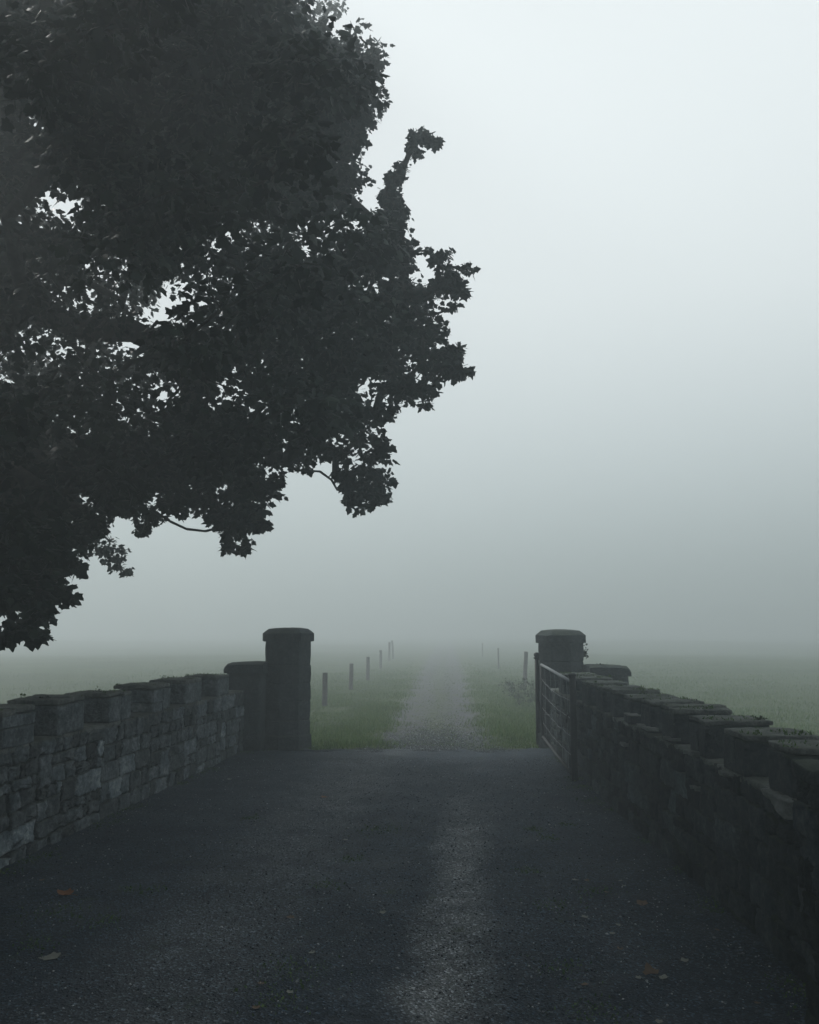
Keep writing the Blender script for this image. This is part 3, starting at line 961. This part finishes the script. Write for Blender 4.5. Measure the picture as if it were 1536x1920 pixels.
    while tries < 200000 and (seen < 620 or unseen < 900):
        tries += 1
        q = Vector((rnd.uniform(-1, 1), rnd.uniform(-1, 1), rnd.uniform(-1, 1)))
        if q.length > 1 or q.length < .25: continue
        P = Vector((C.x + q.x * RX, C.y + q.y * RY, C.z + q.z * RZ))
        if P.z < 1.6 or (P.z < 3.0 and P.y < 4) or (P - Vector((0, 0, EYE))).length < 4.5: continue
        r = rnd.uniform(.26, .58)
        x, y, d = project(P)
        rp = r * FPX / max(d, .1)
        if d > 0 and x > -60 - rp and y > -60 - rp and x < 1700 and y < 2000:
            if seen >= 620 or d < 6.5: continue
            if not inside(x, y) or edge_dist(x, y) < rp * .95: continue
            # airier parts of the crown where the sky shows through
            if any(math.hypot(x - hx, y - hy) < hr + rp * .35 for hx, hy, hr in holes) and rnd.random() < .8: continue
            band = 800 > y > 320
            clumps.append((P, r, int((50 if band else 110) + (300 if band else 660) * r * r), 0))
            seen += 1
        else:
            if unseen >= 900: continue
            clumps.append((P, r, int(100 + 460 * r * r), 0))
            unseen += 1
    # small fill near the rim of the visible side
    cnt = 0; tries = 0
    while cnt < 170 and tries < 40000:
        tries += 1
        px, py = rnd.uniform(-20, 840), rnd.uniform(-20, 1180)
        if not inside(px, py): continue
        Y = rnd.uniform(8.5, 13.0) if py < 1000 else rnd.uniform(7.5, 9)
        r = rnd.uniform(.16, .32)
        e = edge_dist(px, py)
        if e < r * FPX / Y * .9 or e > 130: continue
        if any(math.hypot(px - hx, py - hy) < hr + r * 60 for hx, hy, hr in holes) and rnd.random() < .85: continue
        clumps.append((at(px, py, Y), r, int(56 + 1000 * r * r), 0))
        cnt += 1
    # --- skeleton: every clump hangs on a bough that leads back to the trunk
    nodes = [Vector((TX, TY, z)) for z in (0, .6, 1.3, 2.0, 2.8, 3.7, 4.7, 5.8, 7.0, 8.2, 9.4, 10.6)]
    nodes = [n + Vector((.12 * math.sin(n.z * .9), .1 * math.cos(n.z * .7), 0)) for n in nodes]
    parent = [-1] + list(range(len(nodes) - 1))
    ntr = len(nodes)
    tip_of = []
    base = Vector((TX, TY, 5.0))
    order = sorted(range(len(clumps)), key=lambda i: (clumps[i][0] - base).length)
    for ci in order:
        P = clumps[ci][0]
        arr = np.array([tuple(n) for n in nodes])
        dv = np.linalg.norm(arr - np.array(P), axis=1)
        inner = np.linalg.norm(arr - np.array(base), axis=1)
        cost = dv * 1.0 + inner * .33 + np.where(arr[:, 2] > P.z + .9, 1.2, 0)
        cost[:4] += 50
        j = int(np.argmin(cost))
        a = nodes[j]
        L = (P - a).length
        k = max(1, min(6, int(L / .45)))
        last = j
        side = Vector((rnd.uniform(-1, 1), rnd.uniform(-1, 1), rnd.uniform(-.5, 1.0))) * L * .10
        for s in range(1, k + 1):
            t = s / k
            q = a.lerp(P, t) + side * math.sin(math.pi * t) + Vector((0, 0, -.05 * L * math.sin(math.pi * t)))
            if s < k: q += Vector((rnd.uniform(-1, 1), rnd.uniform(-1, 1), rnd.uniform(-1, 1))) * .05
            nodes.append(q); parent.append(last)
            last = len(nodes) - 1
        tip_of.append((ci, last))
    load = [0.0] * len(nodes)
    for ci, t in tip_of:
        while t != -1:
            load[t] += 1; t = parent[t]
    rad = [max(.005, .0068 * (l ** .565)) for l in load]
    for i in range(ntr): rad[i] = max(rad[i], .50 - .036 * nodes[i].z + (.22 * math.exp(-nodes[i].z * 2.2)))
    kids = {}
    for i, p in enumerate(parent): kids.setdefault(p, []).append(i)
    shift = Vector((TX, TY, 0))
    bm = bmesh.new()
    tube(bm, [n - shift for n in nodes[:ntr]], rad[:ntr], 18)
    for v in bm.verts: v.co += noise.noise_vector(v.co * 2.2) * .05
    bm_obj("trunk", bm, M_BARK, root, True)
    # boughs: each subtree leaving the trunk is one branch part
    subs = [c for i in range(ntr) for c in kids.get(i, []) if c >= ntr]
    def chains(start):
        st = [(parent[start], start)]
        while st:
            p, c = st.pop()
            chain = [p, c]
            while True:
                ks = kids.get(c, [])
                if not ks: break
                ks = sorted(ks, key=lambda z: -load[z])
                for o_ in ks[1:]: st.append((c, o_))
                c = ks[0]; chain.append(c)
            yield chain
    def root_of(i):
        while parent[i] >= ntr: i = parent[i]
        return i
    twigs = {}
    for ci, t in tip_of:
        Pc, rc, nc, ec = clumps[ci]
        for k in range(5 if ec else 2):
            dv = Vector((rnd.gauss(0, 1), rnd.gauss(0, 1), rnd.gauss(0, .8))).normalized() * rc * rnd.uniform(.7, 1.05)
            mid = Pc + dv * .5 + Vector((rnd.gauss(0, 1), rnd.gauss(0, 1), rnd.gauss(0, 1))) * rc * .12
            twigs.setdefault(root_of(t), []).append([Pc, mid, Pc + dv])
    subs.sort(key=lambda z: -load[z])
    # two bare bough ends that dip below the leaf mass
    for pix, Y in (([(285, 955), (320, 978), (350, 992), (385, 996), (410, 990), (432, 975)], 10.85), ([(520, 868), (560, 882), (600, 884), (622, 900), (632, 918), (655, 925)], 11.6)):
        q = [at(a, b, Y + .05 * i) for i, (a, b) in enumerate(pix)]
        for k in range(len(q) - 2): twigs.setdefault(subs[0], []).append(q[k:k + 3] + [1])
    for s_ in subs[:60]:
        bm = bmesh.new()
        for ch in chains(s_):
            r_ = [rad[c] for c in ch]; r_[0] = min(r_[0], r_[1] * 1.25)
            tube(bm, [nodes[c] - shift for c in ch], r_, 7, True)
        for v in bm.verts: v.co += noise.noise_vector(v.co * 3.1) * .02
        for tw in twigs.get(s_, []):
            if len(tw) == 4: tube(bm, [q - shift for q in tw[:3]], [.017, .015, .013], 7, False)
            else: tube(bm, [q - shift for q in tw], [.009, .006, .003], 4, False)
        bm_obj("branch", bm, M_BARK, root, True)
    # --- leaves
    Ps, Ds, Ns, Sz = [], [], [], []
    for (P, r, n, edge) in clumps:
        d = unit(rng.normal(0, 1, (n, 3)))
        rr = r * (1.0 if edge else 1.12) * rng.uniform(.12, 1.0, n) ** .62 * (1 + (.5 if edge else .25) * rng.uniform(0, 1, n) * (rng.uniform(0, 1, n) > .82))
        sq = np.array([1.0, 1.0, .80])
        q = np.array(P) + d * rr[:, None] * sq
        Ps.append(q)
        tip = unit(d * [1, 1, .2] + rng.normal(0, .55, (n, 3)) + [0, 0, -.55])
        Ds.append(tip)
        nor = unit(d * .5 + rng.normal(0, .55, (n, 3)) + [0, 0, .75])
        Ns.append(nor)
        Sz.append(rng.choice([.75, 1.0, 1.0, 1.25], n) * rng.uniform(.062, .112, n) * (.88 if edge else 1.02))
    P = np.concatenate(Ps) - np.array(shift); D = np.concatenate(Ds); Nn = np.concatenate(Ns); Sz = np.concatenate(Sz)
    A = unit(np.cross(D, Nn)); Cn = np.cross(A, D)
    V, L, Z = stamp(LT, LF, P, A, D, Cn, Sz)
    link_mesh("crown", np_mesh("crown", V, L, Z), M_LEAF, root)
    return root
tree = build_tree()
# two unseen copies of the tree, added behind the viewpoint to shade the drive
t2 = tree.copy(); COL.objects.link(t2)
t2.location = (1.5, -8.0, -1.0)
t2['label'] = 'unseen sycamore copy added behind the viewpoint to shade the near drive'
t3 = tree.copy(); COL.objects.link(t3)  # added copy, out of view, blocking low light from behind
t3.location = (2.0, -14.2, -1.2)
t3.rotation_euler = (0, 0, math.pi)
t3['label'] = 'unseen sycamore copy added further back, its low skirts blocking light from behind'
for t_ in (t2, t3):
    for ch in tree.children:
        c = ch.copy(); COL.objects.link(c); c.parent = t_
tree['group'] = t2['group'] = t3['group'] = 'sycamores beside the drive'


# ------------------------------------------------------------------ grass, moss, gravel
def build_grass():
    pts = []
    n = 260000
    # verges beside the track, thicker close to the gate
    y = 12.55 + np.abs(rng.normal(0, 12, n))
    x = rng.normal(0, .5, n)
    half = 3.4 + y * .22
    X = AX(y) + x * half
    a = np.abs(X - AX(y))
    keep = (a > .92 + .10 * np.sin(y * 1.9) + .06 * np.sin(y * 4.7 + X) + rng.normal(0, .20, n))
    X, y = X[keep], y[keep]
    z = np.array([max(field_z(float(p), float(q)), track_z(float(p), float(q)) if abs(p - AX(q)) < 1.5 else -9) for p, q in zip(X, y)])
    P1 = np.stack([X, y, z - .01], 1)
    h = .075
    hv = h * np.array([max(.6, 1.0 + 1.1 * noise.noise(Vector((float(p) * .9, float(q) * .9, 2)))) for p, q in zip(X, y)])
    V1 = blades(P1, hv, .013, .45)
    # grassy centre of the track
    n = 5000
    y = 12.9 + (rng.uniform(0, 1, n) ** 1.5) * 26
    X = AX(y) + rng.normal(0, .24, n)
    P2 = np.stack([X, y, np.full(n, -.012)], 1)
    V2 = blades(P2, .028, .010, .8)
    # field beyond both walls
    n = 36000
    y = 2 + np.abs(rng.normal(0, 14, n))
    sgn = rng.choice([-1, 1], n)
    X = np.where(sgn < 0, -3.6 - np.abs(rng.normal(0, 7, n)), 2.7 + np.abs(rng.normal(0, 7, n)))
    z = np.array([field_z(float(p), float(q)) for p, q in zip(X, y)])
    V3 = blades(np.stack([X, y, z - .01], 1), .06, .014, .7)
    o = link_mesh("grass", np_mesh("grass", *merge(V1, V2, V3)), M_BLADE)
    tag(o, 'rough green grass on the verges and in the field', kind='stuff')
build_grass()

def build_moss():
    parts = []
    # creeping moss and short weeds on the gravel, at the places where it has taken hold
    spots = [(545, 1825, .22), (520, 1880, .15), (285, 1668, .10), (100, 1712, .2), (190, 1725, .15), (660, 1610, .12), (470, 1535, .12), (720, 1555, .2), (1050, 1812, .16), (1110, 1895, .18), (1040, 1698, .14), (990, 1632, .10), (1060, 1545, .08), (1000, 1556, .10), (1030, 1572, .1), (1115, 1670, .14), (195, 1545, .18), (165, 1540, .10), (330, 1470, .14), (70, 1765, .12), (245, 1665, .08), (610, 1660, .1), (1090, 1478, .2), (1110, 1500, .2), (450, 1412, .25), (380, 1440, .16), (830, 1395, .25), (740, 1392, .2)]
    for k in range(26):
        yy = rng.uniform(4, 12)
        xx = LW(yy) + rng.uniform(.02, .10) if k % 2 else RW(yy) - rng.uniform(.02, .10)
        q = project((xx, yy, 0))
        spots.append((q[0], q[1], rng.uniform(.06, .16)))
    for px, py, r in spots:
        c = ground(px, py)
        n = int(900 * r)
        p = np.stack([c.x + rng.normal(0, r * .5, n), c.y + rng.normal(0, r * .55, n), np.zeros(n)], 1)
        p[:, 2] = [drive_z(float(a), float(b)) - .003 for a, b in zip(p[:, 0], p[:, 1])]
        parts.append(blades(p, .016, .009, .8))
        k = max(6, int(60 * r))
        q = p[rng.integers(0, n, k)] + [0, 0, .008]
        parts.append(sprigs(q, .018, .5))
    o = link_mesh("moss", np_mesh("moss", *merge(*parts)), M_MOSS)
    tag(o, 'green moss and tiny weeds creeping over the gravel', kind='stuff')
build_moss()

PEB = [(1, 0, 0), (-.9, .1, 0), (.1, .85, 0), (-.1, -.8, .05), (.05, .05, .62), (0, 0, -.5)]
PEB_F = [(0, 2, 4), (2, 1, 4), (1, 3, 4), (3, 0, 4), (2, 0, 5), (1, 2, 5), (3, 1, 5), (0, 3, 5)]
def build_gravel():
    n = 60000
    y = 2.6 + rng.uniform(0, 1, n) ** 1.7 * 9.0
    x = rng.uniform(-3.1, 2.1, n)
    lo = np.array([LW(q) for q in y]); hi = np.array([RW(q) for q in y])
    patch = np.array([noise.noise(Vector((float(a) * .9, float(b) * .9, 9))) for a, b in zip(x, y)])
    keep = (x > lo + .05) & (x < hi - .03) & (patch > rng.uniform(-.75, .35, n))
    x, y = x[keep], y[keep]
    n = len(x)
    z = np.array([drive_z(float(a), float(b)) for a, b in zip(x, y)])
    s = .0022 + rng.gamma(2.2, .0014, n)
    s = np.minimum(s, .013)
    a = rng.uniform(0, 6.283, n)
    t = rng.normal(0, .3, (n, 2))
    C = unit(np.stack([t[:, 0], t[:, 1], np.ones(n)], 1))
    A = unit(np.cross(np.stack([np.cos(a), np.sin(a), np.zeros(n)], 1), C))
    B = np.cross(C, A)
    V, L, Z = stamp(PEB, PEB_F, np.stack([x, y, z + s * .3], 1), A, B, C, s)
    # spill over the ragged end of the drive and along the wheel ruts
    n = 9000
    y = 12.2 + np.abs(rng.normal(0, 1.6, n)); x = AX(y) + rng.normal(0, .55, n)
    z = np.array([track_z(float(a), float(b)) for a, b in zip(x, y)])
    s = np.minimum(.004 + rng.gamma(2.2, .0022, n), .018)
    a = rng.uniform(0, 6.283, n)
    A = np.stack([np.cos(a), np.sin(a), np.zeros(n)], 1); B = np.stack([-np.sin(a), np.cos(a), np.zeros(n)], 1); C = np.tile([0, 0, 1.0], (n, 1))
    V, L, Z = merge((V, L, Z), stamp(PEB, PEB_F, np.stack([x, y, z + s * .3], 1), A, B, C, s))
    o = link_mesh("gravel", np_mesh("gravel", V, L, Z), M_GRAVEL)
    tag(o, 'loose grey stone chippings scattered over the drive', kind='stuff')
build_gravel()

# ------------------------------------------------------------------ fallen leaves
def leaf_mesh(kind, seed):
    rnd = random.Random(seed)
    bm = bmesh.new()
    T, F = LT, LF
    curl = rnd.uniform(.5, 1.3) if kind != 'flat' else .3
    vs = []
    # finer leaf: outline ring with an inner ring so it can curl
    outl = [Vector(T[0])] + [Vector(T[i]) for i in range(2, 9)] + [Vector(T[1])] + [Vector(T[i]) for i in range(15, 8, -1)]
    c = Vector((0, .42, 0))
    def bend(p):
        x, y = p.x, p.y - .42
        return Vector((x, y, curl * (.42 * x * x + .35 * y * y) + .10 * abs(x) + .05 * math.sin(7 * x + seed) * y))
    ro = [bm.verts.new(bend(p)) for p in outl]
    ri = [bm.verts.new(bend(p.lerp(c, .5))) for p in outl]
    cc = bm.verts.new(bend(c))
    n = len(outl)
    for i in range(n):
        bm.faces.new((ro[i], ro[(i + 1) % n], ri[(i + 1) % n], ri[i]))
        bm.faces.new((ri[i], ri[(i + 1) % n], cc))
    s0 = bend(Vector((0, 0, 0)))
    tube(bm, [s0, s0 + Vector((.02, -.25, .05)), s0 + Vector((.06, -.5, .02))], .012, 5)
    return bm

def fallen(px, py, size, mat, label, group=None, rz=None, tilt=None, kind='curl', seed=1):
    p = ground(px, py)
    p.z = drive_z(p.x, p.y) + .002
    bm = leaf_mesh(kind, seed)
    for v in bm.verts: v.co *= size
    zmin = min(v.co.z for v in bm.verts)
    for v in bm.verts: v.co.z -= zmin
    o = bm_obj("fallen_leaf", bm, mat, None, True)
    o.location = p
    rnd = random.Random(seed * 13)
    o.rotation_euler = (rnd.uniform(-.15, .15) if tilt is None else tilt, rnd.uniform(-.15, .15), rnd.uniform(0, 6.28) if rz is None else rz)
    tag(o, label, 'leaf', group or 'fallen leaves on the drive')
    return o
fallen(121, 1677, .105, M_DEAD_O, 'curled rusty orange leaf on the gravel near the foot of the left wall', rz=1.2, seed=2)
fallen(93, 1792, .105, M_DEAD_P, 'large pale grey leaf lying flat at the left front of the drive', rz=1.5, kind='flat', seed=3)
fallen(1203, 1697, .075, M_DEAD_B, 'dull brown curled leaf on the right side of the drive', rz=.4, seed=4)
fallen(1219, 1822, .085, M_DEAD_B, 'tan leaf standing on edge at the right front of the drive', rz=.2, tilt=.7, seed=5)
fallen(607, 1492, .065, M_DEAD_O, 'small orange leaf in the middle of the drive before the left pier', rz=2.2, seed=6)
fallen(430, 1463, .060, M_DEAD_P, 'small whitish leaf on the drive close to the left wall', rz=2.9, seed=7)
fallen(1145, 1497, .09, M_DEAD_P, 'narrow pale leaf beside the foot of the open gate', rz=1.3, kind='flat', seed=8)
for i, (px, py) in enumerate([(1101, 1652), (1163, 1653), (1170, 1662), (1137, 1676), (1096, 1722), (1148, 1751), (1163, 1778), (1198, 1832), (1245, 1831), (1097, 1844), (1160, 1737), (1080, 1650), (1345, 1746), (1283, 1800), (1236, 1914), (1420, 1880)]):
    fallen(px, py, random.uniform(.03, .05), M_DEAD_P if i % 3 else M_DEAD_B, 'small shrivelled leaf among the litter on the right of the drive', 'leaf litter right of the drive', seed=20 + i)
for i, (px, py) in enumerate([(490, 1849), (543, 1864), (545, 1720), (585, 1790), (480, 1894), (718, 1710), (78, 1650), (648, 1572)]):
    fallen(px, py, random.uniform(.03, .05), M_DEAD_P if i % 2 else M_DEAD_B, 'tiny dry leaf flake on the gravel left of the wheel strip', 'leaf flakes left of the wheel strip', seed=60 + i)

# ------------------------------------------------------------------ weeds, ivy
def weed(px, py, h, n, label, name="weed_clump", cat='weeds', spread=.25):
    p = ground(px, py)
    root = empty(name, (p.x, p.y, -.03))
    tag(root, label, cat)
    bm = bmesh.new()
    rnd = random.Random(int(px))
    tips = []
    for i in range(n):
        a = Vector((rnd.gauss(0, spread * .4), rnd.gauss(0, spread * .4), 0))
        b = a + Vector((rnd.gauss(0, spread * .5), rnd.gauss(0, spread * .5), h * rnd.uniform(.6, 1.05)))
        m = a.lerp(b, .5) + Vector((rnd.gauss(0, .04), rnd.gauss(0, .04), 0))
        tube(bm, [a, m, b], [.006, .005, .003], 5, False)
        for k in range(22):
            t = rnd.uniform(.2, 1)
            q = a.lerp(m, t * 2) if t < .5 else m.lerp(b, t * 2 - 1)
            tips.append(tuple(q + Vector((rnd.gauss(0, .05), rnd.gauss(0, .05), rnd.gauss(0, .02)))))
    bm_obj("stem", bm, M_MOSS, root)
    link_mesh("foliage", np_mesh("foliage", *sprigs(np.array(tips), .05, .4)), M_IVY, root)
weed(988, 1322, .62, 16, 'tall dark weeds around the right hand post just beyond the gate', spread=.5)
weed(965, 1300, .38, 9, 'lower clump of weeds nearer the track left of the gate', spread=.4)

def ivy(center, n, spread, label, size=.035):
    P = np.array([[center.x + rng.normal(0, spread[0]), center.y + rng.normal(0, spread[1]), center.z + abs(rng.normal(0, spread[2])) * rng.choice([1, .4, -.4])] for _ in range(n)])
    o = link_mesh("ivy", np_mesh("ivy", *sprigs(P, size, .3)), M_IVY)
    tag(o, label, 'ivy')
ivy(Vector((pierR.location.x + .335, pierR.location.y - .1, 1.28)), 70, (.010, .08, .09), 'ivy sprigs on the outer side of the right gate pier')
ivy(Vector((pierR.location.x + .44, 12.3, at(1120, 1248, 12.3).z - .01)), 30, (.06, .05, .016), 'ivy tuft on the capped block beside the right pier')
def topweed(y, facefn, label, dx):
    c = Vector((facefn(y) + dx, y, 1.075))
    ivy(c, 14, (.022, .022, .014), label, .020)
topweed(7.08, RW, 'weed tuft at the end of a top slab midway along the right wall', .38)
topweed(5.75, RW, 'weed tuft at the end of the near top slab of the right wall', .36)
topweed(7.3, LW, 'small weed tuft on the near part of the left wall top', -.2)
topweed(8.2, LW, 'small weed tuft on the middle of the left wall top', -.2)
